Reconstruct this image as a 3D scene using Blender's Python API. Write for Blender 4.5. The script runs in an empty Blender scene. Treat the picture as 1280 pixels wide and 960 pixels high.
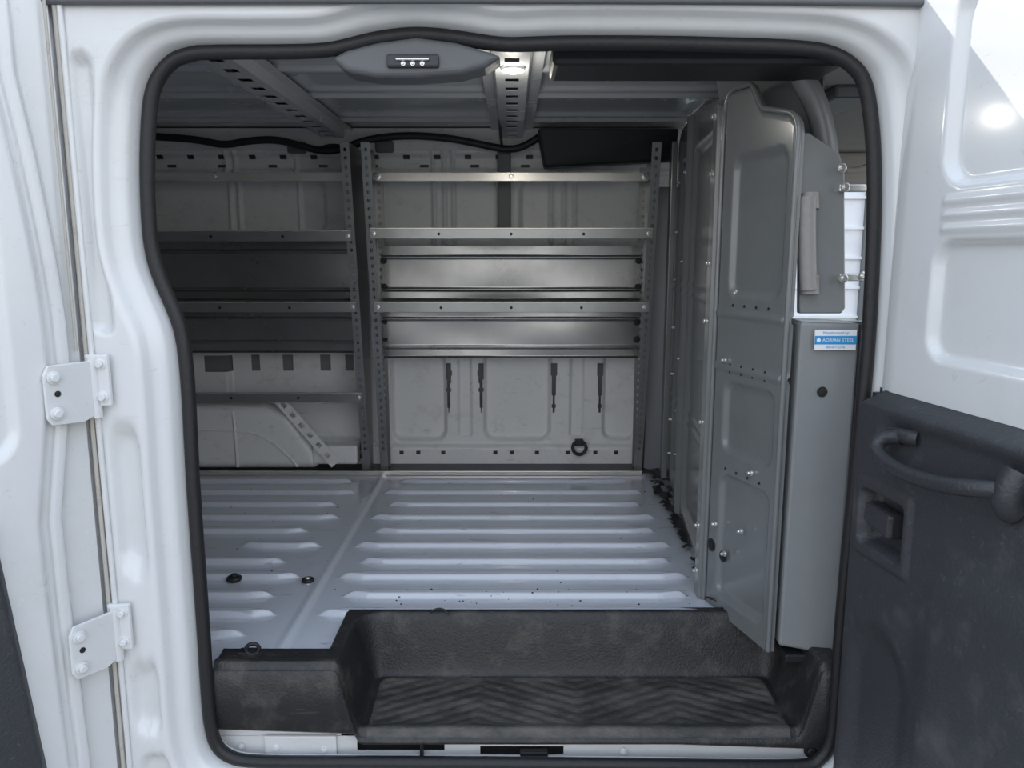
import bpy, math
import numpy as np
from mathutils import Vector, Matrix
F=967.0; TH=math.atan(160/967.0); C=math.cos(TH); S=math.sin(TH)
def ray(px,py):
    xc=(px-640)/F; yc=(480-py)/F
    return Vector((xc, C+yc*S, -S+yc*C))
def at(px,py,Y):
    d=ray(px,py); t=Y/d.y
    return Vector((d.x*t, Y, 1+d.z*t))
# ---------------------------------------------------------------- materials
def mat(name,col,rough=0.5,metal=0.0,dirt=None,dscale=4.0,damt=0.4,dthr=0.5,bump=0.0,bscale=60,coat=0.0,stretch=(1,1,1),spec=0.5,dw=0.22,scratch=0.0):
    m=bpy.data.materials.new(name); m.use_nodes=True
    nt=m.node_tree; n=nt.nodes; l=nt.links
    b=n['Principled BSDF']
    b.inputs['Base Color'].default_value=(*col,1); b.inputs['Roughness'].default_value=rough
    b.inputs['Metallic'].default_value=metal
    b.inputs['Coat Weight'].default_value=coat; b.inputs['Coat Roughness'].default_value=0.12
    b.inputs['Specular IOR Level'].default_value=spec
    tc=n.new('ShaderNodeTexCoord'); mp=n.new('ShaderNodeMapping'); mp.inputs['Scale'].default_value=stretch
    l.new(tc.outputs['Object'],mp.inputs['Vector'])
    if dirt is not None:
        no=n.new('ShaderNodeTexNoise'); no.inputs['Scale'].default_value=dscale; no.inputs['Detail'].default_value=10; no.inputs['Roughness'].default_value=0.7
        l.new(mp.outputs[0],no.inputs['Vector'])
        cr=n.new('ShaderNodeMapRange'); cr.inputs[1].default_value=dthr; cr.inputs[2].default_value=dthr+dw; cr.inputs[3].default_value=0; cr.inputs[4].default_value=damt
        l.new(no.outputs['Fac'],cr.inputs[0])
        mx=n.new('ShaderNodeMix'); mx.data_type='RGBA'
        mx.inputs[6].default_value=(*col,1); mx.inputs[7].default_value=(*dirt,1)
        l.new(cr.outputs[0],mx.inputs[0]); out=mx.outputs[2]
        if scratch>0:
            mp2=n.new('ShaderNodeMapping'); mp2.inputs['Scale'].default_value=(1,7,7); mp2.inputs['Rotation'].default_value=(0.3,0.5,0.6)
            l.new(tc.outputs['Object'],mp2.inputs['Vector'])
            n3=n.new('ShaderNodeTexNoise'); n3.inputs['Scale'].default_value=9; n3.inputs['Detail'].default_value=5; n3.inputs['Distortion'].default_value=1.0
            l.new(mp2.outputs[0],n3.inputs['Vector'])
            c3=n.new('ShaderNodeMapRange'); c3.inputs[1].default_value=0.66; c3.inputs[2].default_value=0.70; c3.inputs[3].default_value=0; c3.inputs[4].default_value=scratch
            l.new(n3.outputs['Fac'],c3.inputs[0])
            m3=n.new('ShaderNodeMix'); m3.data_type='RGBA'; m3.inputs[7].default_value=(*[v*0.8 for v in dirt],1)
            l.new(out,m3.inputs[6]); l.new(c3.outputs[0],m3.inputs[0]); out=m3.outputs[2]
        l.new(out,b.inputs['Base Color'])
        ra=n.new('ShaderNodeMapRange'); ra.inputs[3].default_value=rough*0.75; ra.inputs[4].default_value=min(1,rough*1.4)
        l.new(no.outputs['Fac'],ra.inputs[0]); l.new(ra.outputs[0],b.inputs['Roughness'])
    if bump>0:
        n2=n.new('ShaderNodeTexNoise'); n2.inputs['Scale'].default_value=bscale; n2.inputs['Detail'].default_value=4
        l.new(mp.outputs[0],n2.inputs['Vector'])
        bp=n.new('ShaderNodeBump'); bp.inputs['Strength'].default_value=bump; bp.inputs['Distance'].default_value=0.01
        l.new(n2.outputs['Fac'],bp.inputs['Height']); l.new(bp.outputs[0],b.inputs['Normal'])
    return m
WHITE=mat('white_paint',(0.74,0.745,0.74),0.24,dirt=(0.56,0.55,0.52),dscale=3,damt=0.35,dthr=0.5,coat=0.6,scratch=0.2)
WHITE2=mat('white_paint_inner',(0.76,0.765,0.76),0.36,dirt=(0.42,0.40,0.37),dscale=14,damt=0.5,dthr=0.54,scratch=0.4)
FLOORM=mat('floor_paint',(0.62,0.64,0.69),0.18,dirt=(0.40,0.39,0.385),dscale=11,damt=0.5,dthr=0.56,coat=0.7,scratch=0.5)
CEILM=mat('ceiling_metal',(0.52,0.535,0.55),0.24,dirt=(0.40,0.385,0.36),dscale=4,damt=0.4,dthr=0.5,coat=0.5)
GREY=mat('partition_grey',(0.17,0.180,0.180),0.22,dirt=(0.14,0.145,0.145),dscale=4,damt=0.6,dthr=0.48,coat=0.4,scratch=0.12)
GREYL=mat('grey_post_paint',(0.22,0.23,0.23),0.32,dirt=(0.19,0.19,0.19),dscale=6,damt=0.4,coat=0.2)
STEEL=mat('shelf_steel',(0.34,0.35,0.345),0.30,metal=0.75,dirt=(0.24,0.24,0.235),dscale=4,damt=0.5,dthr=0.45)
STEELD=mat('shelf_panel_steel',(0.36,0.36,0.355),0.24,metal=0.85,dirt=(0.25,0.245,0.235),dscale=3,damt=0.6,dthr=0.42)
STEELB=mat('bright_rail_steel',(0.70,0.675,0.63),0.27,metal=0.65)
BLACK=mat('black_rubber',(0.014,0.014,0.015),0.5,bump=0.15,bscale=90)
DARK=mat('dark_plastic',(0.036,0.038,0.042),0.42,bump=0.2,bscale=140)
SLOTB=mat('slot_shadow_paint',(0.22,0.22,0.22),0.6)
STEPM=mat('step_plastic',(0.019,0.019,0.019),0.42,dirt=(0.095,0.085,0.07),dscale=10,damt=0.6,dthr=0.52,dw=0.16,bump=0.25,bscale=160,scratch=0.5)
TREADM=mat('step_tread_worn',(0.036,0.035,0.033),0.5,dirt=(0.15,0.138,0.115),dscale=14,damt=0.75,dthr=0.44,dw=0.25,bump=0.3,bscale=160,stretch=(0.5,1,1),scratch=0.5)
TRIM=mat('door_trim_plastic',(0.040,0.043,0.048),0.48,dirt=(0.17,0.17,0.165),dscale=6,damt=0.5,dthr=0.54,bump=0.25,bscale=200,scratch=0.4)
GPLAS=mat('grey_plastic',(0.12,0.125,0.13),0.45,bump=0.1)
HANDG=mat('handle_grey',(0.28,0.27,0.26),0.42,bump=0.2)
BOLTM=mat('zinc_bolt',(0.75,0.75,0.72),0.25,metal=0.8)
RUST=mat('rusty_sealant',(0.50,0.47,0.42),0.8,dirt=(0.28,0.13,0.05),dscale=14,damt=0.9,dthr=0.57)
HEAD=mat('cab_headliner',(0.50,0.47,0.43),0.9)
BLUE=mat('label_blue',(0.03,0.30,0.62),0.4)
LWHITE=mat('label_white',(0.85,0.87,0.88),0.4)
ASPH=mat('asphalt',(0.20,0.195,0.185),0.9,dirt=(0.30,0.29,0.27),dscale=6,damt=0.6,bump=0.4,bscale=50)
GREEN=mat('green_paint',(0.16,0.30,0.20),0.6)
SIDING=mat('siding',(0.75,0.76,0.78),0.6,dirt=(0.5,0.5,0.5),dscale=2,damt=0.3)
LAMP=bpy.data.materials.new('lamp_glow'); LAMP.use_nodes=True
_b=LAMP.node_tree.nodes['Principled BSDF']; _b.inputs['Emission Color'].default_value=(1,0.97,0.62,1); _b.inputs['Emission Strength'].default_value=8
# ---------------------------------------------------------------- builders
col=bpy.context.scene.collection
def empty(name):
    o=bpy.data.objects.new(name,None); o.empty_display_size=0.1; col.objects.link(o); return o
def mk(name,parent,verts,faces,m,smooth=False,bevel=0,seg=2,solid=0):
    me=bpy.data.meshes.new(name); me.from_pydata([tuple(v) for v in verts],[],[tuple(f) for f in faces]); me.update()
    me.materials.append(m)
    if smooth: me.polygons.foreach_set('use_smooth',[True]*len(me.polygons))
    o=bpy.data.objects.new(name,me); col.objects.link(o)
    if parent: o.parent=parent
    if solid:
        s=o.modifiers.new('s','SOLIDIFY'); s.thickness=solid; s.offset=0
    if bevel:
        b=o.modifiers.new('b','BEVEL'); b.width=bevel; b.segments=seg; b.limit_method='ANGLE'
    return o
def box(name,parent,m,x0,x1,y0,y1,z0,z1,bevel=0.003):
    v=[(x,y,z) for x in(x0,x1) for y in(y0,y1) for z in(z0,z1)]
    f=[(0,1,3,2),(4,6,7,5),(0,4,5,1),(2,3,7,6),(0,2,6,4),(1,5,7,3)]
    return mk(name,parent,v,f,m,bevel=bevel)
def hexa(name,parent,m,p,bevel=0.002):
    f=[(0,3,2,1),(4,5,6,7),(0,1,5,4),(1,2,6,5),(2,3,7,6),(3,0,4,7)]
    return mk(name,parent,p,f,m,bevel=bevel)
def prism(name,parent,m,pts,off,bevel=0.004,seg=3,smooth=False):
    n=len(pts); off=Vector(off)
    v=[Vector(p) for p in pts]+[Vector(p)+off for p in pts]
    f=[tuple(range(n)),tuple(range(2*n-1,n-1,-1))]+[(i,i+n,(i+1)%n+n,(i+1)%n) for i in range(n)]
    o=mk(name,parent,v,f,m,bevel=bevel,seg=seg); return o
def tube(name,parent,m,pts,r,closed=False,smoothc=True,flat=None):
    cu=bpy.data.curves.new(name,'CURVE'); cu.dimensions='3D'; cu.bevel_depth=r; cu.bevel_resolution=4; cu.use_fill_caps=True
    sp=cu.splines.new('NURBS' if smoothc else 'POLY'); sp.points.add(len(pts)-1)
    for i,p in enumerate(pts): sp.points[i].co=(*p,1)
    if smoothc: sp.order_u=3; sp.use_endpoint_u=True; sp.resolution_u=6
    sp.use_cyclic_u=closed
    cu.materials.append(m)
    o=bpy.data.objects.new(name,cu); col.objects.link(o)
    if parent:o.parent=parent
    return o
def bolts(name,parent,m,lst,seg=6):
    V=[];Fc=[]
    for pos,nm,r,h in lst:
        nm=Vector(nm).normalized(); q=nm.to_track_quat('Z','Y'); b=len(V); pos=Vector(pos)
        prof=[(r*1.6,0),(r*1.6,h*.25),(r,h*.3),(r,h*.85),(r*.75,h)]
        for rr_,z in prof:
            for k in range(seg*2):
                a=math.pi*k/seg; V.append(pos+q@Vector((rr_*math.cos(a),rr_*math.sin(a),z)))
        K=seg*2
        for j in range(4):
            for k in range(K):
                Fc.append((b+j*K+k,b+j*K+(k+1)%K,b+(j+1)*K+(k+1)%K,b+(j+1)*K+k))
        Fc.append(tuple(b+4*K+k for k in range(K)))
    return mk(name,parent,V,Fc,m)
def field(name,parent,m,O,U,V,N,us,vs,h,mask=None,smooth=True,solid=0,m2=None,mask2=None):
    O,U,V,N=[np.array(a,float) for a in(O,U,V,N)]
    uu,vv=np.meshgrid(np.array(us,float),np.array(vs,float),indexing='ij')
    H=h(uu,vv)+0*uu
    P=O+uu[...,None]*U+vv[...,None]*V+H[...,None]*N
    nu,nv=uu.shape
    idx=np.arange(nu*nv).reshape(nu,nv)
    Fq=np.stack([idx[:-1,:-1],idx[1:,:-1],idx[1:,1:],idx[:-1,1:]],-1)
    uc=(uu[:-1,:-1]+uu[1:,1:])/2; vc=(vv[:-1,:-1]+vv[1:,1:])/2
    M2=mask2(uc,vc) if mask2 is not None else np.zeros(uc.shape,bool)
    if mask is not None:
        k=mask(uc,vc); Fq=Fq[k]; M2=M2[k]
    Fq=Fq.reshape(-1,4)
    a=np.cross(U,V)
    if np.dot(a,N)<0: Fq=Fq[:,::-1]
    o=mk(name,parent,P.reshape(-1,3).tolist(),Fq.tolist(),m,smooth=smooth,solid=solid)
    if m2:
        o.data.materials.append(m2); o.data.polygons.foreach_set('material_index',M2.reshape(-1).astype(int).tolist())
    return o
def rr(u,v,u0,u1,v0,v1,r=0.02):
    cx,cy=(u0+u1)/2,(v0+v1)/2; qx=np.abs(u-cx)-(u1-u0)/2+r; qy=np.abs(v-cy)-(v1-v0)/2+r
    return np.hypot(np.maximum(qx,0),np.maximum(qy,0))+np.minimum(np.maximum(qx,qy),0)-r
def ss(d,w):
    t=np.clip(0.5-d/w,0,1); return t*t*(3-2*t)
def lin(a,b,step): return np.linspace(a,b,int(round(abs(b-a)/step))+1)
def plate(name,parent,m,O,U,V,ul,vl,holes,thick=0.003):
    us=sorted(set([0,ul]+[h[0] for h in holes]+[h[1] for h in holes])); vs=sorted(set([0,vl]+[h[2] for h in holes]+[h[3] for h in holes]))
    O,U,V=Vector(O),Vector(U),Vector(V); Vt=[];Fc=[]
    for u in us:
        for v in vs: Vt.append(O+U*u+V*v)
    nv=len(vs)
    for i in range(len(us)-1):
        for j in range(nv-1):
            uc=(us[i]+us[i+1])/2; vc=(vs[j]+vs[j+1])/2
            if any(h[0]<uc<h[1] and h[2]<vc<h[3] for h in holes): continue
            Fc.append((i*nv+j,(i+1)*nv+j,(i+1)*nv+j+1,i*nv+j+1))
    return mk(name,parent,Vt,Fc,m,solid=thick)

XL=-2.35; YB=3.64; ZC=1.56
# ---------------------------------------------------------------- FLOOR
ribY=[3.344,3.18,3.02,2.863,2.714,2.571,2.428,2.306,2.17,2.05]
def tap(x,y,x0,x1,Y,w):
    t=np.clip(np.minimum(x-x0,x1-x)/0.07,0,1)
    return 0.017*ss(np.abs(y-Y)-w*t,0.011)*(t>0)
def floor_h(x,y):
    z=0*x
    for i,Y in enumerate(ribY):
        off=0.0 if i%2 else 0.045
        z=np.maximum(z,tap(x,y,-0.54+off,0.52+(0.03 if i%2 else 0),Y,0.017))
        x1=-0.67-off
        z=np.maximum(z,tap(x,y,-0.94 if i==5 else (-2.3 if i<8 else -1.05),x1-(0.04 if i in(4,6) else 0),Y,0.017))
    z=np.maximum(z,tap(x,y,-1.25,-0.72,1.93,0.018))
    z=z+0.006*ss(np.abs(x+0.595)-0.012,0.01)-0.004*ss(np.abs(x+0.575)-0.003,0.006)
    return z
field('floor',None,FLOORM,(0,0,0),(1,0,0),(0,1,0),(0,0,1),lin(XL,0.74,0.011),lin(1.80,3.60,0.0035),floor_h,
      mask=lambda x,y:~((x>-0.46)&(y<2.05)))
fr=empty('floor_tie_down_ring')
def ring(name,parent,m,c,R,r,nrm=(0,0,1),K=16):
    q=Vector(nrm).normalized().to_track_quat('Z','Y')
    return tube(name,parent,m,[Vector(c)+q@Vector((R*math.cos(2*math.pi*k/K),R*math.sin(2*math.pi*k/K),0)) for k in range(K)],r,closed=True)
def fl(px,py,z=0.0):
    d=ray(px,py); t=(z-1)/d.z; return Vector((d.x*t,d.y*t,z))
c=fl(293,726); ring('ring',fr,BLACK,c+Vector((0,0,0.008)),0.016,0.008); bolts('bolt',fr,BLACK,[(c,(0,0,1),0.012,0.022)])
fr2=empty('floor_tie_down_ring.001'); c=fl(385,728); ring('ring',fr2,BLACK,c+Vector((0,0,0.008)),0.014,0.006); bolts('bolt',fr2,BOLTM,[(c,(0,0,1),0.009,0.018)])
rs=np.random.RandomState(3)
nz=np.interp(np.arange(0,400),np.arange(0,400,3),rs.rand(134))
def ragmask(x,y):
    k=np.clip(((y-2.0)*200).astype(int),0,399); return x>0.560+0.05*nz[k]+0.03*(y-2.1)
field('floor_edge_sealant',None,BLACK,(0,0,0.012),(1,0,0),(0,1,0),(0,0,1),lin(0.55,0.76,0.005),lin(2.05,3.55,0.007),lambda x,y:0.008+0.01*np.sin(y*37)*np.sin(x*90)*0.6,mask=ragmask)
box('rear_gap_shade',None,DARK,XL,0.72,3.49,3.62,0.002,0.014,0.002)  # dark strip standing in for the shaded gap along the back wall foot
box('trim_2',None,STEELB,XL,0.60,3.455,3.470,0.001,0.020,0.002)
V=[];Fc=[]; rg=np.random.RandomState(8)
for k in range(90):
    x=rg.uniform(-1.2,0.6); y=rg.uniform(2.08,3.4) if rg.rand()<.5 else rg.uniform(2.07,2.2)
    if x<-0.46: y=rg.uniform(1.85,3.4)
    r=rg.uniform(.0015,.0045); z=float(floor_h(np.array([x]),np.array([y]))[0]); b=len(V); a0=rg.rand()*6
    for j in range(4): V.append((x+r*math.cos(a0+j*1.57)*rg.uniform(.5,1.4),y+r*math.sin(a0+j*1.57),z))
    V.append((x,y,z+r*.9)); Fc+=[(b+j,b+(j+1)%4,b+4) for j in range(4)]
mk('floor_debris',None,V,Fc,STEPM)
# ---------------------------------------------------------------- STEP
st=empty('entry_step_trim')
YR=2.062
def step_h(x,y):
    w=ss(rr(x,y,-0.405,0.735,1.5,YR-0.052,0.05),0.06)
    z=0.016-0.166*w-0.012*np.clip((1.98-y)/0.2,0,1)*w
    inner=ss(rr(x,y,-0.35,0.68,1.785,YR-0.095,0.02),0.01)
    g=np.mod(x*1.0+0.35,0.52)-0.26
    s=np.mod((y*0.9+np.abs(g)*0.42)/0.030,1.0)
    s2=np.clip(np.abs(s-0.5)*6-0.9,0,1)
    z=z+inner*(-0.0035+0.0028*s2)
    z=z+0.005*ss(np.abs(y-1.765)-0.010,0.012)
    z=z-0.014*ss(y-1.752,0.012)
    z=z-0.012*ss(YR-0.004-y,0.008)
    return z
field('step_well',st,STEPM,(0,0,0),(1,0,0),(0,1,0),(0,0,1),lin(-0.73,0.81,0.005),lin(1.745,YR,0.0035),step_h,
      mask=lambda x,y:~((x<-0.455)&(y>1.825)),m2=TREADM,mask2=lambda x,y:rr(x,y,-0.36,0.69,1.5,YR-0.085,0.03)<0)
xs=lin(-0.73,0.81,0.01); V=[];Fc=[]
for i,x in enumerate(xs):
    zt=float(step_h(np.array([x]),np.array([1.745]))[0]); zb=-0.155-(x+0.73)*0.036
    zb=min(zb,zt-0.02)
    V+= [(x,1.745,zt),(x,1.738,zt-0.008),(x,1.738,zb+0.01),(x,1.748,zb),(x,1.80,zb)]
    if i:
        for k in range(4):
            a=(i-1)*5+k; Fc.append((a,a+1,a+6,a+5))
mk('step_front_skirt',st,V,Fc,STEPM,smooth=True)
V=[(-0.73,1.745,0.0),(-0.73,1.745,-0.15),(-0.73,1.83,-0.15),(-0.73,1.83,0.016)]
mk('step_end',st,V,[(0,1,2,3)],STEPM,solid=0.006)
box('step_back_flange',st,STEPM,-0.46,0.76,YR-.008,YR+.004,-0.003,0.016,0.003)
box('step_side_flange',st,STEPM,-0.464,-0.452,1.82,YR,-0.003,0.016,0.003)
box('step_left_flange',st,STEPM,-0.73,-0.455,1.818,1.832,-0.003,0.016,0.003)
tube('loose_clip',None,BLACK,[fl(538,766,.02),fl(545,760,.035),fl(556,762,.03),fl(562,768,.02)],0.003)
dc=empty('broken_floor_clip'); c=fl(316,817,0.01)
ring('loop',dc,BLACK,c+Vector((0,0,.012)),0.016,0.005,(0.3,-0.5,1)); box('tab',dc,BLACK,c.x-.035,c.x+.01,c.y-.015,c.y+.015,0.0,0.02,0.004)
# ---------------------------------------------------------------- SIDE FRAME
vb=empty('van_body')
XH=-0.925
LP=[(250,66),(330,65),(410,63),(465,50),(520,43),(575,48),(630,56),(700,54),(800,54),(900,56),(1000,60),(1040,68),(1066,84),(1081,108),(1089,160),(1092,230),(1090,320),(1085,420),(1078,500),(1068,600),(1058,700),(1049,800),(1044,880),(1038,925),(1022,948),(990,956),(800,954),(600,952),(400,951),(320,950),(288,944),(269,925),(261,880),(256,800),(249,700),(242,600),(237,500),(232,440),(224,402),(207,362),(195,330),(188,290),(185,220),(187,150),(194,108),(215,78)]
loop=[at(px,py,1.74) for px,py in LP]
sm=[]
n=len(loop); KS=8
for i in range(n):
    p0,p1,p2,p3=loop[i-1],loop[i],loop[(i+1)%n],loop[(i+2)%n]
    for k in range(KS):
        t=k/KS; sm.append(0.5*((2*p1)+(p2-p0)*t+(2*p0-5*p1+4*p2-p3)*t*t+(3*p1-p0-3*p2+p3)*t**3))
n=len(sm)
nrm=[]
for i in range(n):
    d=sm[(i+4)%n]-sm[i-4]; nv=Vector((-d.z,0,d.x)).normalized(); nrm.append(nv)
cen=Vector((0.05,1.74,0.6))
if sum((sm[i]-cen).dot(nrm[i]) for i in range(n))<0: nrm=[-v for v in nrm]
prof=[(-0.003,1.762),(0.0,1.745),(0.012,1.738),(0.018,1.722),(0.023,1.704),(0.030,1.696),(0.040,1.691),(0.050,1.687),(0.057,1.680),(0.064,1.668),(0.070,1.662),(0.080,1.660)]
def kk(i): return 1-0.32*max(0,nrm[i].z)**2
rings=[[Vector((sm[i].x+nrm[i].x*o*kk(i),y,sm[i].z+nrm[i].z*o*kk(i))) for i in range(n)] for o,y in prof]
def outer(p):
    d=p-cen; ts=[]
    if d.x<0: ts.append((XH-cen.x)/d.x)
    if d.x>0: ts.append((0.93-cen.x)/d.x)
    if d.z>0: ts.append((1.505-cen.z)/d.z)
    if d.z<0: ts.append((-0.55-cen.z)/d.z)
    t=min(t for t in ts if t>0); return Vector((cen.x+d.x*t,1.660,cen.z+d.z*t))
base=rings[-1]; out=[outer(p) for p in base]
def press(x,z):
    d=0.0
    for x0,x1,z0,z1,r,dep in((-0.882,-0.828,0.30,0.62,0.024,0.024),(-0.882,-0.818,-0.10,0.06,0.025,0.020),(-0.898,-0.862,0.84,1.40,0.014,0.018),(-0.876,-0.80,-0.5,-0.17,0.025,0.018)):
        d+=dep*float(ss(rr(np.array(x),np.array(z),x0,x1,z0,z1,r),0.016))
    return d
M=16
for k in range(1,M+1):
    t=k/M
    row=[]
    for a_,b_ in zip(base,out):
        p=a_.lerp(b_,t); p.y+=press(p.x,p.z) if 0<k<M else 0; row.append(p)
    rings.append(row)
rings.append([p+Vector((0,0.03,0)) for p in rings[-1]])
V=[p for r_ in rings for p in r_]; Fc=[]
for j in range(len(rings)-1):
    for i in range(n):
        Fc.append((j*n+i,(j+1)*n+i,(j+1)*n+(i+1)%n,j*n+(i+1)%n))
mk('side_frame',vb,V,Fc,WHITE,smooth=True)
tube('door_opening_seal',None,BLACK,[sm[i]+Vector((-nrm[i].x*0.002,-0.008,-nrm[i].z*0.002)) for i in range(0,n,4)],0.0155,closed=True)
tube('roof_gutter',vb,GPLAS,[(-2.3,1.650,1.503),(-0.9,1.650,1.503),(0,1.650,1.506),(1.0,1.650,1.500),(2.2,1.66,1.46)],0.008)
field('roof_skin',vb,WHITE,(0,1.645,1.51),(1,0,0),(0,1,0),(0,0,1),lin(XL,1.4,0.1),lin(0,2.12,0.04),lambda x,y:0.10*np.sin(np.clip(y/2.12,0,1)*math.pi)**0.5)
box('side_panel_rear',vb,WHITE,XL,XH-0.02,1.69,1.72,-0.5,1.505)
box('side_panel_cab',vb,WHITE,0.93,2.2,1.66,1.70,-0.5,0.68)
sl=empty('door_sill')
plate('sill_face',sl,WHITE,(-0.80,1.775,-0.33),(1,0,0),(0,0,1),1.60,0.140,[(0.41,0.63,0.100,0.125),(0.72,0.93,0.088,0.112)],0.003)
box('sill_left_riser',sl,WHITE,-0.76,-0.43,1.778,1.79,-0.20,-0.13)
box('sill_slot_backing',sl,BLACK,-0.45,0.2,1.80,1.82,-0.26,-0.17)
box('sill_plate',sl,WHITE,-0.62,-0.44,1.764,1.773,-0.245,-0.185,0.002)
box('sill_latch',sl,BLACK,0.02,0.09,1.755,1.775,-0.235,-0.222,0.003)
box('sill_bracket',sl,BLACK,-0.23,-0.222,1.755,1.775,-0.25,-0.20,0.001)
bolts('sill_bolts',sl,WHITE2,[((-.59,1.764,-.215),(0,-1,0),.006,.006),((-.47,1.764,-.22),(0,-1,0),.006,.006),((-.68,1.77,-.215),(0,-1,0),.005,.006),((.28,1.77,-.23),(0,-1,0),.006,.006)])
bolts('sill_plug',sl,BLACK,[(at(1014,938,1.76),(0,-1,0),.012,.01)])
tube('pillar_seam',vb,RUST,[(XH+.007,1.655,1.5),(XH+.009,1.655,1.1),(XH+.007,1.655,0.6),(XH+.009,1.655,0.1),(XH+.007,1.655,-0.4)],0.005)
tube('pillar_flange',vb,WHITE,[(XH+.017,1.656,1.50),(XH+.018,1.655,1.0),(XH+.021,1.655,0.5),(XH+.023,1.655,0.0),(XH+.021,1.656,-0.4)],0.006)
# ---------------------------------------------------------------- LEFT DOOR
ld=empty('van_side_door')
aL=math.radians(38); dL=Vector((-math.sin(aL),-math.cos(aL),0)); nL=Vector((math.cos(aL),-math.sin(aL),0)); oL=Vector((XH-0.005,1.652,0))
def ld_e(z): return 0.026+0.050*np.clip((z-0.85)/0.5,0,1)**1.5+0.045*np.clip((0.75-z)/0.3,0,1)-0.01*np.clip((0.3-z)/0.5,0,1)
def ld_h(s,z):
    e=ld_e(z)
    h=0.024*ss(e-s,0.014)
    h=h+0.014*ss(e+0.050-s,0.016)
    h=h-0.012*ss(rr(s,z,0.150,0.5,0.60,1.22,0.06),0.018)
    h=h-0.006*ss(np.abs(s-e-0.028)-0.003,0.006)
    return h
field('door_inner_panel',ld,WHITE,oL,dL,(0,0,1),nL,lin(0,0.75,0.004),lin(-0.5,1.62,0.010),ld_h)
field('door_outer_skin',ld,WHITE,oL-nL*0.05,dL,(0,0,1),-nL,lin(0,0.75,0.05),lin(-0.5,1.62,0.1),lambda s,z:0*s)
def sh(s,z): return s-0.07*np.clip((z+0.35)/0.8,0,1)
field('door_trim',ld,TRIM,oL,dL,(0,0,1),nL,lin(0.11,0.75,0.006),lin(-0.5,0.52,0.008),lambda s,z:0.03+0.032*ss(rr(sh(s,z),z,0.140,0.9,-0.8,0.50,0.03),0.025),mask=lambda s,z:rr(sh(s,z),z,0.128,0.9,-0.8,0.51,0.03)<0)
tube('door_edge_sealer',ld,RUST,[oL+dL*0.012+nL*0.014+Vector((0,0,z)) for z in(0.8,1.0,1.3,1.6)],0.003)
# ---------------------------------------------------------------- HINGES
def hinge(name,za,zb):
    e=empty(name)
    def P(s,z,o): return oL+dL*s+nL*o+Vector((0,0,z))
    prism('door_leaf',e,WHITE,[P(-0.005,za,.030),P(0.02,za-0.008,.036),P(0.085,za-0.005,.042),P(0.095,za+.01,.042),P(0.095,zb-.02,.042),P(0.085,zb,.042),P(-0.005,zb,.030)],nL*0.008,0.003)
    tube('knuckle',e,WHITE,[P(-.012,za-0.005,.030),P(-.012,(za+zb)/2,.030),P(-.012,zb+.005,.030)],0.012,smoothc=False)
    box('frame_leaf',e,WHITE,XH+.010,XH+.060,1.640,1.652,za+0.020,zb+0.012,0.003)
    L=[(P(0.075,zb-.025,.050),nL,.009,.012),(P(0.075,za+.020,.050),nL,.009,.012),
       ((XH+.044,1.641,za+.040),(0,-1,0),.008,.012),((XH+.044,1.641,zb-.008),(0,-1,0),.008,.012)]
    bolts('hinge_bolts',e,WHITE,L)
    bolts('hinge_hole',e,BLACK,[(P(0.070,(za+zb)/2,.049),nL,.004,.002)])
hinge('door_hinge',0.660,0.780)
hinge('door_hinge.001',0.095,0.212)
# ---------------------------------------------------------------- RIGHT DOOR
rd=empty('van_side_door.001')
a=math.radians(8); dR=Vector((math.sin(a),-math.cos(a),0)); nR=Vector((-math.cos(a),-math.sin(a),0)); oR=Vector((0.825,1.70,0))
def rd_h(s,z):
    h=0.012*np.sqrt(np.clip(s/0.05,0,1))
    h=h-0.020*ss(rr(s,z,0.160,0.80,1.135,1.50,0.06),0.018)
    h=h-0.018*ss(rr(s,z,0.155,0.80,0.80,1.025,0.045),0.018)
    for zz in(1.052,1.078,1.104):
        h=h+0.005*ss(rr(s,z,0.165,0.8,zz-0.006,zz+0.006,0.006),0.01)
    return h
field('door_inner_panel',rd,WHITE,oR,dR,(0,0,1),nR,lin(0,0.80,0.007),lin(-0.5,1.62,0.006),rd_h)
field('door_outer_skin',rd,WHITE,oR-nR*0.05,dR,(0,0,1),-nR,lin(0,0.80,0.05),lin(-0.5,1.62,0.1),lambda s,z:0*s)
def rt_h(s,z):
    h=0.005+0.060*ss(rr(s,z,0.008,0.95,-0.9,0.70,0.03),0.03)
    h=h-0.010*ss(rr(s,z,0.10,0.9,0.56,0.665,0.03),0.03)
    h=h+0.008*ss(rr(s,z,0.045,0.225,0.355,0.525,0.012),0.010)
    h=h-0.050*ss(rr(s,z,0.065,0.205,0.385,0.500,0.012),0.012)
    h=h+0.014*ss(rr(s,z,0.29,0.80,-0.1,0.44,0.12),0.08)
    h=h-0.014*ss(rr(s,z,0.06,0.24,-0.45,0.20,0.10),0.06)
    return h
field('door_trim',rd,TRIM,oR,dR,(0,0,1),nR,lin(0,0.80,0.006),lin(-0.5,0.712,0.005),rt_h)
def RP(s,z,o): return oR+dR*s+nR*o+Vector((0,0,z))
hexa('pull_lever',rd,DARK,[RP(.068,.425,.03),RP(.16,.415,.03),RP(.16,.415,.068),RP(.075,.43,.072),RP(.068,.475,.03),RP(.16,.470,.03),RP(.16,.47,.066),RP(.075,.475,.070)],0.008)
tube('grab_handle',rd,DARK,[RP(.175,.640,.065),RP(.145,.640,.080),RP(.135,.61,.100),RP(.20,.588,.105),RP(.33,.592,.110),RP(.43,.612,.105),RP(.47,.62,.07)],0.0155)
tube('grab_handle_mount',rd,DARK,[RP(.135,.640,.060),RP(.19,.645,.070),RP(.21,.645,.055)],0.016)
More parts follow.
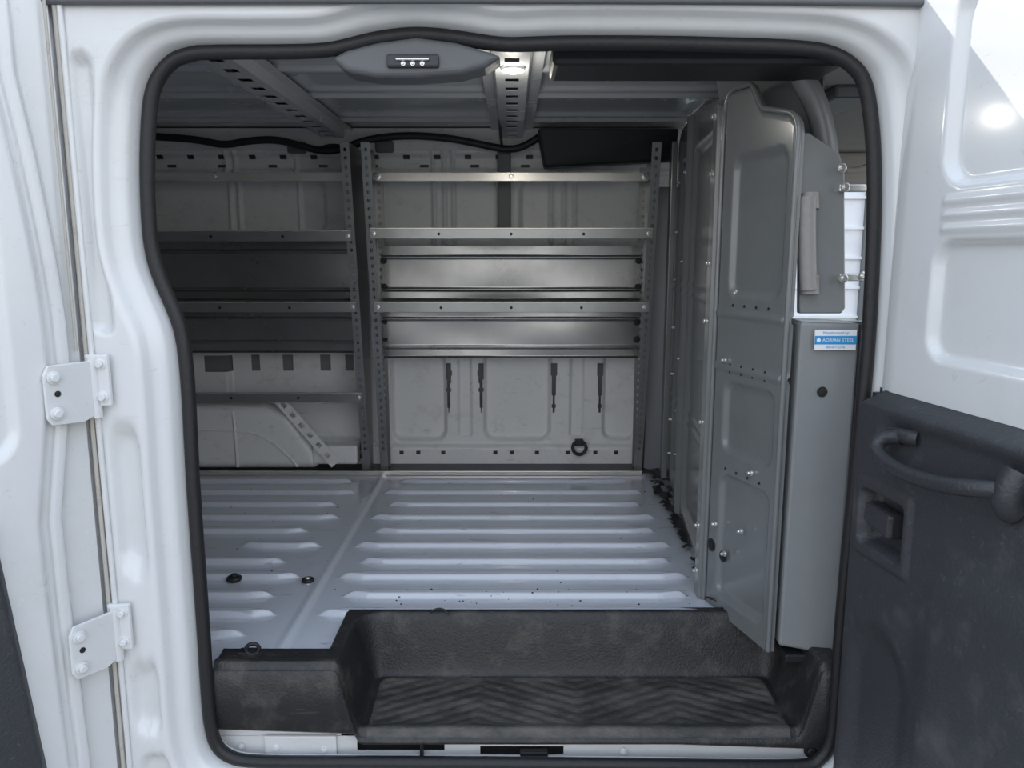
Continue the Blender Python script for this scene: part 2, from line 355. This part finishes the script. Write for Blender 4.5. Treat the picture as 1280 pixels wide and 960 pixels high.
tube('grab_handle_mount_rear',rd,DARK,[RP(.465,.585,.06),RP(.465,.60,.085),RP(.47,.65,.06)],0.025)
tube('door_edge_seal',rd,BLACK,[RP(0.0,z,0.01) for z in(-.5,0,.6,.70)],0.010)
# ---------------------------------------------------------------- BACK WALL
def wb_h(x,z):
    h=0*x
    for x0,x1 in((-0.575,-0.32),(-0.13,0.18),(0.44,0.60),(-1.35,-0.70)):
        h=h-0.04*ss(rr(x,z,x0,x1,0.125,0.56,0.05),0.02)
    h=h-0.03*ss(rr(x,z,-1.75,-0.86,1.10,1.345,0.06),0.025)
    h=h-0.03*ss(rr(x,z,-0.60,-0.06,1.10,1.345,0.05),0.025)
    h=h-0.03*ss(rr(x,z,0.04,0.62,1.10,1.345,0.05),0.025)
    for xx in(-1.30,-1.26,-0.98,-.36,-.31,-.27,0.18,0.24,0.29):
        h=h+0.012*ss(np.abs(x-xx)-0.008,0.012)*(z>1.05)
    for xx in(-0.225,0.31):
        h=h-0.016*ss(rr(x,z,xx-0.030,xx+0.030,0.14,0.56,0.02),0.016)
    h=h+0.03*ss(z-0.10,0.02)
    h=h+0.015*ss(np.abs(z-1.375)-0.012,0.02)
    h=h+0.02*ss(1.47-z-0.02,0.03)
    return h
slots=[]
for xc_,sg in((-0.302,-1),(-0.148,1),(0.200,-1),(0.420,1)):
    for k in range(12):
        z0=0.26+k*0.02; w=0.004+0.010*(k/11)+(0.003 if k%4==1 else 0)
        slots.append((xc_-w,xc_+w,z0,z0+0.0202))
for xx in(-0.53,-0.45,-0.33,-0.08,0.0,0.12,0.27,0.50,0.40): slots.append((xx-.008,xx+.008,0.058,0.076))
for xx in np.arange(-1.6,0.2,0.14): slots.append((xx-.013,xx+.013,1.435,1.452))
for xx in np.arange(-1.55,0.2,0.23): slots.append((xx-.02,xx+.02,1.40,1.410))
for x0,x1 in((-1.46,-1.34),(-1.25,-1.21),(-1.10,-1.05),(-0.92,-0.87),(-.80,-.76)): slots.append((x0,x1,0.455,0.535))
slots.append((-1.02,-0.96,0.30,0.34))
def wmask(x,z):
    k=np.zeros_like(x,bool)
    for s in slots: k|=(x>s[0])&(x<s[1])&(z>s[2])&(z<s[3])
    return ~k
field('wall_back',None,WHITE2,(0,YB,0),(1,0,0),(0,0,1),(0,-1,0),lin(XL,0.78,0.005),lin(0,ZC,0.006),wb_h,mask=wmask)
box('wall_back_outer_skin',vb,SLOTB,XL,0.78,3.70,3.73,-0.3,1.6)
box('wall_left',None,WHITE2,XL-0.03,XL,1.7,3.73,0,1.6)
for i,(px,py) in enumerate(((724,557),(446,562))):
    e=empty('cargo_tie_ring' if i==0 else 'cargo_tie_ring.001'); p=at(px,py,3.585)
    ring('ring',e,BLACK,p+Vector((0,-.01,-.008)),0.032,0.008,(0,-1,0.2)); box('bracket',e,BLACK,p.x-.02,p.x+.02,p.y-.012,p.y+.02,p.z-.0,p.z+.03,0.004)
box('wall_post',None,GPLAS,-0.065,-0.005,3.58,3.60,1.08,1.47,0.004)
wa=empty('wheel_arch')
pts=[(-2.2,3.50,0.016),(-2.2,3.50,0.30),(-1.6,3.50,0.335),(-1.16,3.50,0.325),(-1.04,3.50,0.28),(-0.93,3.50,0.12),(-0.90,3.50,0.016)]
prism('arch_shell',wa,WHITE2,pts,(0,0.10,0),0.04,5)
for k,x in enumerate((-1.75,-1.5,-1.28)):
    tube('arch_rib_%d'%k,wa,WHITE2,[(x,3.498,0.03),(x-.0,3.496,0.2),(x-.01,3.50,0.31),(x-.01,3.56,0.335)],0.007)
tube('arch_crease',wa,WHITE2,[(-2.1,3.499,0.20),(-1.3,3.497,0.22),(-1.1,3.498,0.16),(-1.0,3.499,0.03)],0.006)
brd=Vector((0.22,0,-0.27)).normalized()
plate('brace',wa,WHITE2,(-1.10,3.47,0.36),brd,Vector((0.77,0,0.63)),0.42,0.05,[(.05+.06*i,.075+.06*i,.015,.035) for i in range(6)],0.004)
box('arch_foot',wa,WHITE2,-0.93,-0.72,3.50,3.58,0.04,0.13,0.01)
# ---------------------------------------------------------------- SHELVING
def YF(z): return 3.50-0.25*(z/1.45)
def shelving(name,X0,X1,shelves,panels):
    e=empty(name); H=1.455
    for tag,x,sg in(('left',X0,1),('right',X1,-1)):
        y0,y1=YF(0),YF(H); U=Vector((0,y1-y0,H)); L=U.length; Un=U.normalized()
        hl=[(0.012,0.023,v,v+0.014) for v in np.arange(0.1,L-0.05,0.034)]
        plate('front_flange_'+tag,e,STEEL,(x,y0,0.015),Vector((sg,0,0)),Un,0.036,L-.015,hl,0.003)
        V=[(x,YF(0),0.015),(x,3.575,0.015),(x,3.575,H-.05),(x,3.54,H),(x,YF(H),H)]
        mk('end_web_'+tag,e,V,[(0,1,2,3,4)],STEEL,solid=0.003)
        hl=[(0.010,0.021,v,v+0.014) for v in np.arange(0.1,H-0.15,0.034)]
        plate('rear_flange_'+tag,e,STEEL,(x,3.560,0.015),Vector((sg,0,0)),(0,0,1),0.036,H-0.08,hl,0.003)
        tube('web_stiffener_'+tag,e,STEEL,[(x+sg*.004,YF(.1)+.05,.1),(x+sg*.004,YF(1.3)+.08,1.35)],0.005,smoothc=False)
    for k,z in enumerate(shelves):
        y=YF(z)-0.004
        pr=[(y,z-0.024),(y,z+0.022),(y+0.010,z+0.022),(y+0.012,z-0.006),(3.56,z-0.006),(3.56,z-0.012),(y+0.016,z-0.012),(y+0.014,z-0.024)]
        prism('shelf_%d'%k,e,STEEL,[(X0+.012,a_,b_) for a_,b_ in pr],(X1-X0-.024,0,0),0.0015,1)
        box('shelf_hem_highlight_%d'%k,e,STEELB,X0+.014,X1-.014,y-0.003,y+0.001,z+0.017,z+0.022,0.001)  # lip hem in brighter steel, its highlight put into the colour
        bolts('shelf_rivets_%d'%k,e,BLACK,[((X0+f*(X1-X0),y-.0005,z-.004),(0,-1,0),.004,.003) for f in(.25,.5,.75)])
        bolts('shelf_screws_%d'%k,e,BOLTM,[((xx,y-.0005,z-.002),(0,-1,0),.006,.006) for xx in(X0+.03,X1-.03)])
    for k,(z0,z1) in enumerate(panels):
        nr=[z0+.05,z1-.05]
        def ph(x,z):
            h=0.005*np.sin(x*7+k*2)*np.sin((z-z0)/(z1-z0)*math.pi)
            for r_ in nr: h=h+0.006*ss(np.abs(z-r_)-0.004,0.010)
            h=h+0.012*ss(z-z0-0.004,0.008)
            return h
        field('back_panel_%d'%k,e,STEELD,(0,3.553,0),(1,0,0),(0,0,1),(0,-1,0),lin(X0+.02,X1-.02,0.03),lin(z0,z1,0.004),ph)
    box('top_rail',e,STEELB,X0+.02,X1-.02,3.40,3.412,1.318,1.352,0.002)
    box('top_rail_flange',e,STEELB,X0+.02,X1-.02,3.40,3.43,1.316,1.321,0.001)
    bolts('rail_bolts',e,BOLTM,[((x,3.398,1.335),(0,-1,0),.011,.01) for x in(X0+.035,X1-.035)]+[(((X0+X1)/2,3.398,1.335),(0,-1,0),.007,.006)])
    bolts('post_bolts',e,BLACK,[((x,3.556,z),(0,-1,0),.010,.012) for x in(X0+.03,X1-.03) for z in(.62,.70,.86,.98)])
    return e
shelving('shelving_unit',-0.612,0.605,[1.095,0.783],[(0.535,0.765),(0.80,1.045)])
shelving('shelving_unit.001',-1.87,-0.662,[1.085,0.783,0.372],[(0.56,0.765),(0.80,1.07)])
box('corner_gap_shade',None,GPLAS,0.615,0.77,3.50,3.57,0.015,1.30,0.004)  # dark grey panel added as the shade in the gap between shelving and partition
# ---------------------------------------------------------------- CEILING
def ce_h(x,y):
    h=0*x
    for yy in(2.45,2.85,3.34): h=h-0.014*ss(np.abs(y-yy)-0.012,0.018)
    for x0,x1 in((-2.2,-0.9),(-0.68,-0.08),(0.08,0.7)):
        h=h+0.014*ss(rr(x,y,x0,x1,2.55,2.78,0.04),0.03)+0.014*ss(rr(x,y,x0,x1,2.92,3.27,0.04),0.03)
    return h
field('ceiling',None,CEILM,(0,0,ZC),(1,0,0),(0,1,0),(0,0,1),lin(XL,0.8,0.015),lin(1.72,YB+0.02,0.010),ce_h)
for i,x in enumerate((-0.79,0.0,-1.65)):
    e=empty('roof_bow' if i==0 else 'roof_bow.%03d'%i); w=0.046
    hl=[(0.026,0.066,v,v+0.045) for v in np.arange(0.10,1.70,0.12)]
    plate('bow_web',e,CEILM,(x-w,1.81,1.515),(1,0,0),(0,1,0),2*w,1.74,hl,0.002)
    for sg in(-1,1):
        xx=x+sg*w; x2=x+sg*(w+0.012)
        mk('bow_wall_%d'%(sg+1),e,[(xx,1.81,1.515),(xx,3.55,1.515),(x2,3.55,1.552),(x2,1.81,1.552)],[(0,1,2,3)],CEILM,solid=0.002)
        x3=x+sg*(w+0.045)
        mk('bow_flange_%d'%(sg+1),e,[(x2,1.81,1.548),(x2,3.55,1.548),(x3,3.55,1.548),(x3,1.81,1.548)],[(0,1,2,3)],CEILM,solid=0.002)
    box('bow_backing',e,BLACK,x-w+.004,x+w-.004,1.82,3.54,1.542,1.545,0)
prism('cant_rail',vb,WHITE2,[(XL,3.60,1.47),(XL,3.54,1.555),(XL,3.63,1.555),(XL,3.63,1.47)],(3.08,0,0),0.004)
wh=[at(*p,3.50) for p in((180,170),(215,172),(250,175),(280,182),(310,176),(345,174),(375,182),(405,190),(430,186),(455,175),(500,169),(550,171),(590,178),(630,187),(655,185),(674,171))]
tube('wiring_harness',None,BLACK,wh,0.016)
tube('wiring_harness_branch',None,BLACK,[at(*p,3.52) for p in((395,187),(415,179),(440,188),(470,173))],0.008)
wc=empty('harness_clip'); 
for i,(px,py) in enumerate(((370,184),(480,183))):
    p=at(px,py,3.55); box('clip_%d'%i,wc,GPLAS,p.x-.04,p.x+.04,3.545,3.58,p.z-.025,p.z+.025,0.008)
p0=at(672,158,3.42); p1=at(845,215,3.42)
hexa('black_headliner_flap',None,BLACK,[(p0.x+.03,3.44,p1.z+.02),(p1.x,3.44,p1.z+.05),(p1.x,3.52,p1.z+.05),(p0.x+.03,3.52,p1.z+.02),(p0.x,3.38,1.53),(p1.x,3.38,1.53),(p1.x,3.52,1.53),(p0.x,3.52,1.53)],0.01)
box('header_panel',vb,WHITE2,-1.0,0.95,1.765,1.80,1.46,1.53)
box('header_pad',None,BLACK,0.09,0.745,1.805,1.98,1.418,1.475,0.012)
hc=empty('header_latch_cover')
pp=[(413,72),(432,62),(470,52),(520,45),(570,52),(612,64),(628,70),(606,84),(575,92),(520,96),(470,96),(432,90)]
prism('cover',hc,GPLAS,[at(*p,1.715) for p in pp],(0,0.09,0),0.014,4)
p=at(516,76,1.71)
box('bezel',hc,DARK,p.x-.055,p.x+.055,1.706,1.72,p.z-.014,p.z+.014,0.005)
box('striker',hc,BOLTM,p.x-.035,p.x+.035,1.700,1.708,p.z-.001,p.z+.004,0.002)
bolts('bolts',hc,BOLTM,[((p.x+dx,1.707,p.z-.006),(0,-1,0),.003,.005) for dx in(-.02,.0,.02)])
dl=empty('dome_light'); p=at(641,78,2.25)
bolts('lens',dl,LAMP,[((p.x,p.y,1.512),(0,0,-1),.016,.014)],seg=10)
ring('rim',dl,LWHITE,(p.x,p.y,1.508),0.030,0.005)
tube('bow_cable',None,BLACK,[at(x,y,Y) for x,y,Y in((628,80,2.3),(622,100,2.5),(627,130,2.9),(624,160,3.3),(628,185,3.5))],0.006)
# ---------------------------------------------------------------- PARTITION
pt=empty('cargo_partition')
A0=Vector((0.695,3.34,0)); A1=Vector((0.575,2.17,0)); UA=(A1-A0); LA=UA.length; UA.normalize(); NA=Vector((UA.y,-UA.x,0)); 
if NA.x>0: NA=-NA
def pa_h(s,z):
    h=0*s
    for s0,s1 in((0.10,0.40),(0.50,1.04)):
        h=h-0.018*ss(rr(s,z,s0,s1,0.06,1.36,0.05),0.02)
    for zz in(0.38,0.42,0.86,0.90): h=h+0.006*ss(np.abs(z-zz)-0.005,0.008)
    h=h+0.02*ss(np.abs(s-0.46)-0.016,0.014)
    return h
def pa_mask(s,z): return z<1.50-0.09*np.clip((s-0.2)/1.0,0,1)**2-0.4*np.clip(0.10-s,0,1)
field('fixed_panel',pt,GREY,A0,UA,(0,0,1),NA,lin(0,LA,0.006),lin(0,1.50,0.010),pa_h,mask=pa_mask)
B0=Vector((0.565,2.15,0)); B1=Vector((0.663,1.865,0)); UB=B1-B0; LB=UB.length; UB.normalize(); NB=Vector((UB.y,-UB.x,0)); 
if NB.x>0: NB=-NB
def ztop(s): 
    f=np.clip(s/LB,0,1)
    k=np.clip((f-0.33)/0.22,0,1); k=k*k*(3-2*k)
    g=np.clip(1-f/0.14,0,1); e_=np.clip((f-0.86)/0.14,0,1)
    return 1.43-0.060*k-0.075*np.clip(f-0.4,0,1)-0.04*(1-np.sqrt(1-g*g))-0.04*(1-np.sqrt(1-e_*e_))
def pb_h(s,z):
    h=0.0*s
    h=h-0.014*ss(rr(s,z,0.060,LB-0.035,0.90,1.25,0.03),0.016)
    h=h-0.014*ss(rr(s,z,0.060,LB-0.035,0.47,0.66,0.03),0.016)
    h=h-0.014*ss(rr(s,z,0.060,LB-0.035,0.05,0.40,0.03),0.016)
    for zz in(0.70,0.845): h=h+0.008*ss(np.abs(z-zz)-0.006,0.010)
    d=np.minimum(np.minimum(s,LB-s),ztop(s)-z)
    h=h-0.02*ss(d-0.005,0.014)
    return h
us=lin(0,LB,0.005); vs=lin(0,1,0.006); V=[];Fc=[]
for i,s in enumerate(us):
    zt=float(ztop(np.array(s)))
    for j,v in enumerate(vs):
        z=-0.015*(s/LB)+v*(zt+0.015*(s/LB))
        p=B0+UB*s+NB*float(pb_h(np.array(s),np.array(z))); V.append((p.x,p.y,z))
nv=len(vs)
for i in range(len(us)-1):
    for j in range(nv-1): Fc.append((i*nv+j,(i+1)*nv+j,(i+1)*nv+j+1,i*nv+j+1))
mk('swing_panel',pt,V,Fc,GREY,smooth=True)
edge=[B0+UB*s+NB*(-0.004)+Vector((0,0,float(ztop(np.array(s))))) for s in lin(0,LB,0.01)]
tube('panel_rolled_edge',pt,GREY,[B0+Vector((0,0,z)) for z in(0,.5,1.0,1.35)]+edge+[B1+Vector((0,0,z)) for z in(1.2,0.8,0.4,-0.01)],0.007)
box('lap_flange',pt,GREY,0.548,0.565,2.15,2.20,0.0,1.40,0.004)
box('rear_post',pt,GREY,0.665,0.69,3.33,3.38,0.0,1.47,0.004)
box('base_angle',pt,GREY,0.64,0.70,2.15,3.34,0.0,0.02,0.003)
mk('upper_filler',pt,[(0.76,3.4,1.30),(0.76,3.4,1.54),(0.76,1.98,1.54),(0.76,1.98,1.05)],[(0,1,2,3)],GREYL,solid=0.004)
mk('upper_closing',pt,[(0.58,2.22,1.38),(0.755,2.02,1.30),(0.755,2.02,1.53),(0.60,2.40,1.53)],[(0,1,2,3)],GREYL,solid=0.004)
L=[]
for z in(1.37,1.22,0.98,0.82,0.53,0.22,0.08): L.append((Vector((0.548,2.175,z)),(-1,-.3,0),.006,.012))
for z in(1.3,1.1,0.9,0.7,0.5,0.3,0.15): L.append((A0+UA*0.05+NA*.001+Vector((0,0,z)),NA,.006,.010))
for z in(1.3,0.98,0.62,0.42,0.25): L.append((A0+UA*0.46+NA*.02+Vector((0,0,z)),NA,.004,.008))
for s,z in((.20,.44),(.17,.27),(.05,.25),(.06,.72),(.10,.18)): L.append((B0+UB*s+NB*.002+Vector((0,0,z)),NB,.005,.014))
bolts('panel_bolts',pt,BOLTM,L)
bolts('panel_grommets',pt,BLACK,[(B0+UB*.03+Vector((0,0,.18)),NB,.012,.004),(B0+UB*.075+NB*-.008+Vector((0,0,.16)),NB,.010,.004)])
L=[(B0+UB*s+NB*.001+Vector((0,0,z)),NB,.0025,.002) for z in(.42,.69,.71,.87) for s in(.08,.13,.18,.23)]
bolts('panel_holes',pt,BLACK,L)
e=empty('partition_post')
hexa('post_box',e,GREYL,[(0.684,1.85,0.012),(0.822,1.83,-0.005),(0.84,1.97,0),(0.70,1.97,0),(0.690,1.85,0.845),(0.828,1.83,0.842),(0.84,1.97,0.84),(0.70,1.97,0.845)],0.008)
pc=at(1028,490,1.838); bolts('post_hole',e,BLACK,[(pc+Vector((0,0.001,0)),(0,-1,0),.008,.003)],seg=10)
tube('post_rubber_edge',e,BLACK,[(0.838,1.835,z) for z in(0.0,.4,.84)],0.016,smoothc=False)
box('post_foot',e,BLACK,0.70,0.84,1.84,1.98,-0.03,-0.008,0.004)
lb=empty('maker_label')
q0=at(1018,412,1.832); q1=at(1068,437,1.832)
box('label_base',lb,LWHITE,q0.x,q1.x,1.8255,1.8295,q1.z,q0.z,0)
hh=q0.z-q1.z
box('label_band',lb,BLUE,q0.x,q1.x,1.8245,1.8256,q1.z+hh*.28,q1.z+hh*.70,0)
def text(name,parent,body,x,y,z,size,m):
    cu=bpy.data.curves.new(name,'FONT'); cu.body=body; cu.size=size; cu.align_x='CENTER'; cu.align_y='CENTER'; cu.materials.append(m)
    o=bpy.data.objects.new(name,cu); col.objects.link(o); o.location=(x,y,z); o.rotation_euler=(math.pi/2,0,0); o.parent=parent
xm=(q0.x+q1.x)/2
text('label_title',lb,'ADRIAN STEEL',xm+.006,1.824,q1.z+hh*.49,0.0115,LWHITE)
text('label_line_top',lb,'Manufactured by:',xm,1.824,q1.z+hh*.85,0.009,BLUE)
text('label_line_bottom',lb,'800-677-2726',xm,1.824,q1.z+hh*.14,0.008,BLUE)
bolts('label_logo',lb,LWHITE,[((q0.x+.009,1.8246,q1.z+hh*.49),(0,-1,0),.003,.001)],seg=10)
e=empty('partition_door_handle')
pp=[(1000,165),(1012,166),(1050,192),(1056,215),(1057,385),(1052,392),(999,392)]
prism('handle_plate',e,GREYL,[at(*p,1.90) for p in pp],(0,0.02,0),0.004)
hp=[at(x,y,1.875) for x,y in((1010,246),(1009,262),(1009,300),(1010,345),(1011,362))]
tube('grip',e,HANDG,hp,0.020)
tube('grip_cap_top',e,HANDG,[at(1012,242,1.89),at(1012,262,1.885)],0.022)
tube('grip_cap_bottom',e,HANDG,[at(1012,345,1.89),at(1012,368,1.885)],0.022)
for k,(x,y) in enumerate(((1062,236),(1062,347))):
    p=at(x,y,1.90); box('strap_%d'%k,e,BOLTM,p.x-.03,p.x+.035,1.885,1.90,p.z-.008,p.z+.010,0.003)
bolts('plate_bolts',e,BOLTM,[(at(x,y,1.885),(0,-1,0),.007,.012) for x,y in((1052,210),(1056,234),(1054,348),(1078,345))])
tube('pillar_arch_trim',None,GREYL,[at(x,y,Y) for x,y,Y in((998,88,1.98),(1012,112,1.98),(1024,140,1.98),(1032,175,1.98),(1034,200,1.98))],0.028)
# ---------------------------------------------------------------- CAB
cb=empty('van_cab')
box('cab_headliner',cb,HEAD,0.80,2.1,1.72,3.66,1.46,1.50)
box('cab_far_door_lower',cb,DARK,0.80,2.5,3.60,3.66,-0.3,0.70)
box('cab_far_pillar',cb,HEAD,0.80,1.25,3.60,3.66,0.70,1.46)
box('cab_far_top_rail',cb,HEAD,1.25,2.2,3.58,3.66,1.32,1.46,0.02)
tube('cab_far_a_pillar',cb,HEAD,[(2.1,3.6,1.42),(2.45,3.58,1.0),(2.7,3.58,.7)],0.04)
box('cab_floor',cb,DARK,0.84,2.6,1.75,3.6,-0.3,-0.26)
box('cab_dash',cb,DARK,2.4,2.7,1.75,3.6,-0.26,0.65,0.05)
p=at(1052,118,2.3); box('overhead_console',cb,GPLAS,p.x-.06,p.x+.07,2.2,2.45,1.425,1.46,0.01)
tube('cab_grab_bar',cb,HEAD,[(1.35,3.4,1.42),(1.38,3.4,1.36),(1.52,3.4,1.36),(1.55,3.4,1.42)],0.014)
# ---------------------------------------------------------------- OUTSIDE
box('ground',None,ASPH,-30,30,-30,30,-0.85,-0.75,0)
bd=empty('storage_building')
box('building_wall',bd,SIDING,2,14,12,16,-0.75,3.4,0.02)
for k in range(8): box('siding_batten_%d'%k,bd,SIDING,2,14,11.96,12,-0.4+k*.45,-0.36+k*.45,0)
for k in range(6): box('wall_pilaster_%d'%k,bd,GPLAS,3+k*1.17,3.08+k*1.17,11.93,12,-0.75,3.4,0)
box('roof_slab',bd,GREEN,1.7,14.3,11.7,16.3,3.4,3.6,0.02)
box('plinth',bd,GREEN,2,14,11.90,12.0,-0.75,-0.1,0.02)
# ---------------------------------------------------------------- LIGHTS
def light(name,kind,loc,energy,colr,**k):
    L_=bpy.data.lights.new(name,kind); L_.energy=energy; L_.color=colr
    for a_,b_ in k.items(): setattr(L_,a_,b_)
    o=bpy.data.objects.new(name,L_); o.location=loc; col.objects.link(o); return o
sun=light('sun','SUN',(0,0,5),3.0,(1,0.95,0.86),angle=0.009)
sun.rotation_euler=Vector((0.9,-0.66,-0.70)).to_track_quat('-Z','Y').to_euler()
light('dome_lamp_bulb','POINT',(0,2.25,1.42),1.6,(1,0.95,0.85),shadow_soft_size=0.03)
w=bpy.data.worlds.new('sky'); bpy.context.scene.world=w; w.use_nodes=True
nt=w.node_tree; bg=nt.nodes['Background']
tc=nt.nodes.new('ShaderNodeTexCoord'); sx=nt.nodes.new('ShaderNodeSeparateXYZ'); cr=nt.nodes.new('ShaderNodeValToRGB')
nt.links.new(tc.outputs['Generated'],sx.inputs[0]); nt.links.new(sx.outputs['Z'],cr.inputs[0]); nt.links.new(cr.outputs[0],bg.inputs[0])
cr.color_ramp.elements[0].position=0.0; cr.color_ramp.elements[0].color=(0.99,0.975,0.95,1)
cr.color_ramp.elements[1].position=0.7; cr.color_ramp.elements[1].color=(0.62,0.76,0.98,1)
bg.inputs[1].default_value=1.9
sc=bpy.context.scene
sc.view_settings.view_transform='Standard'; sc.view_settings.look='None'
cd=bpy.data.cameras.new('camera'); cam=bpy.data.objects.new('camera',cd); col.objects.link(cam)
cd.sensor_width=36; cd.lens=967/1280*36; cd.clip_start=0.02; cam.location=(0,0,1.0); cam.rotation_euler=(math.pi/2-TH,0,0)
sc.camera=cam
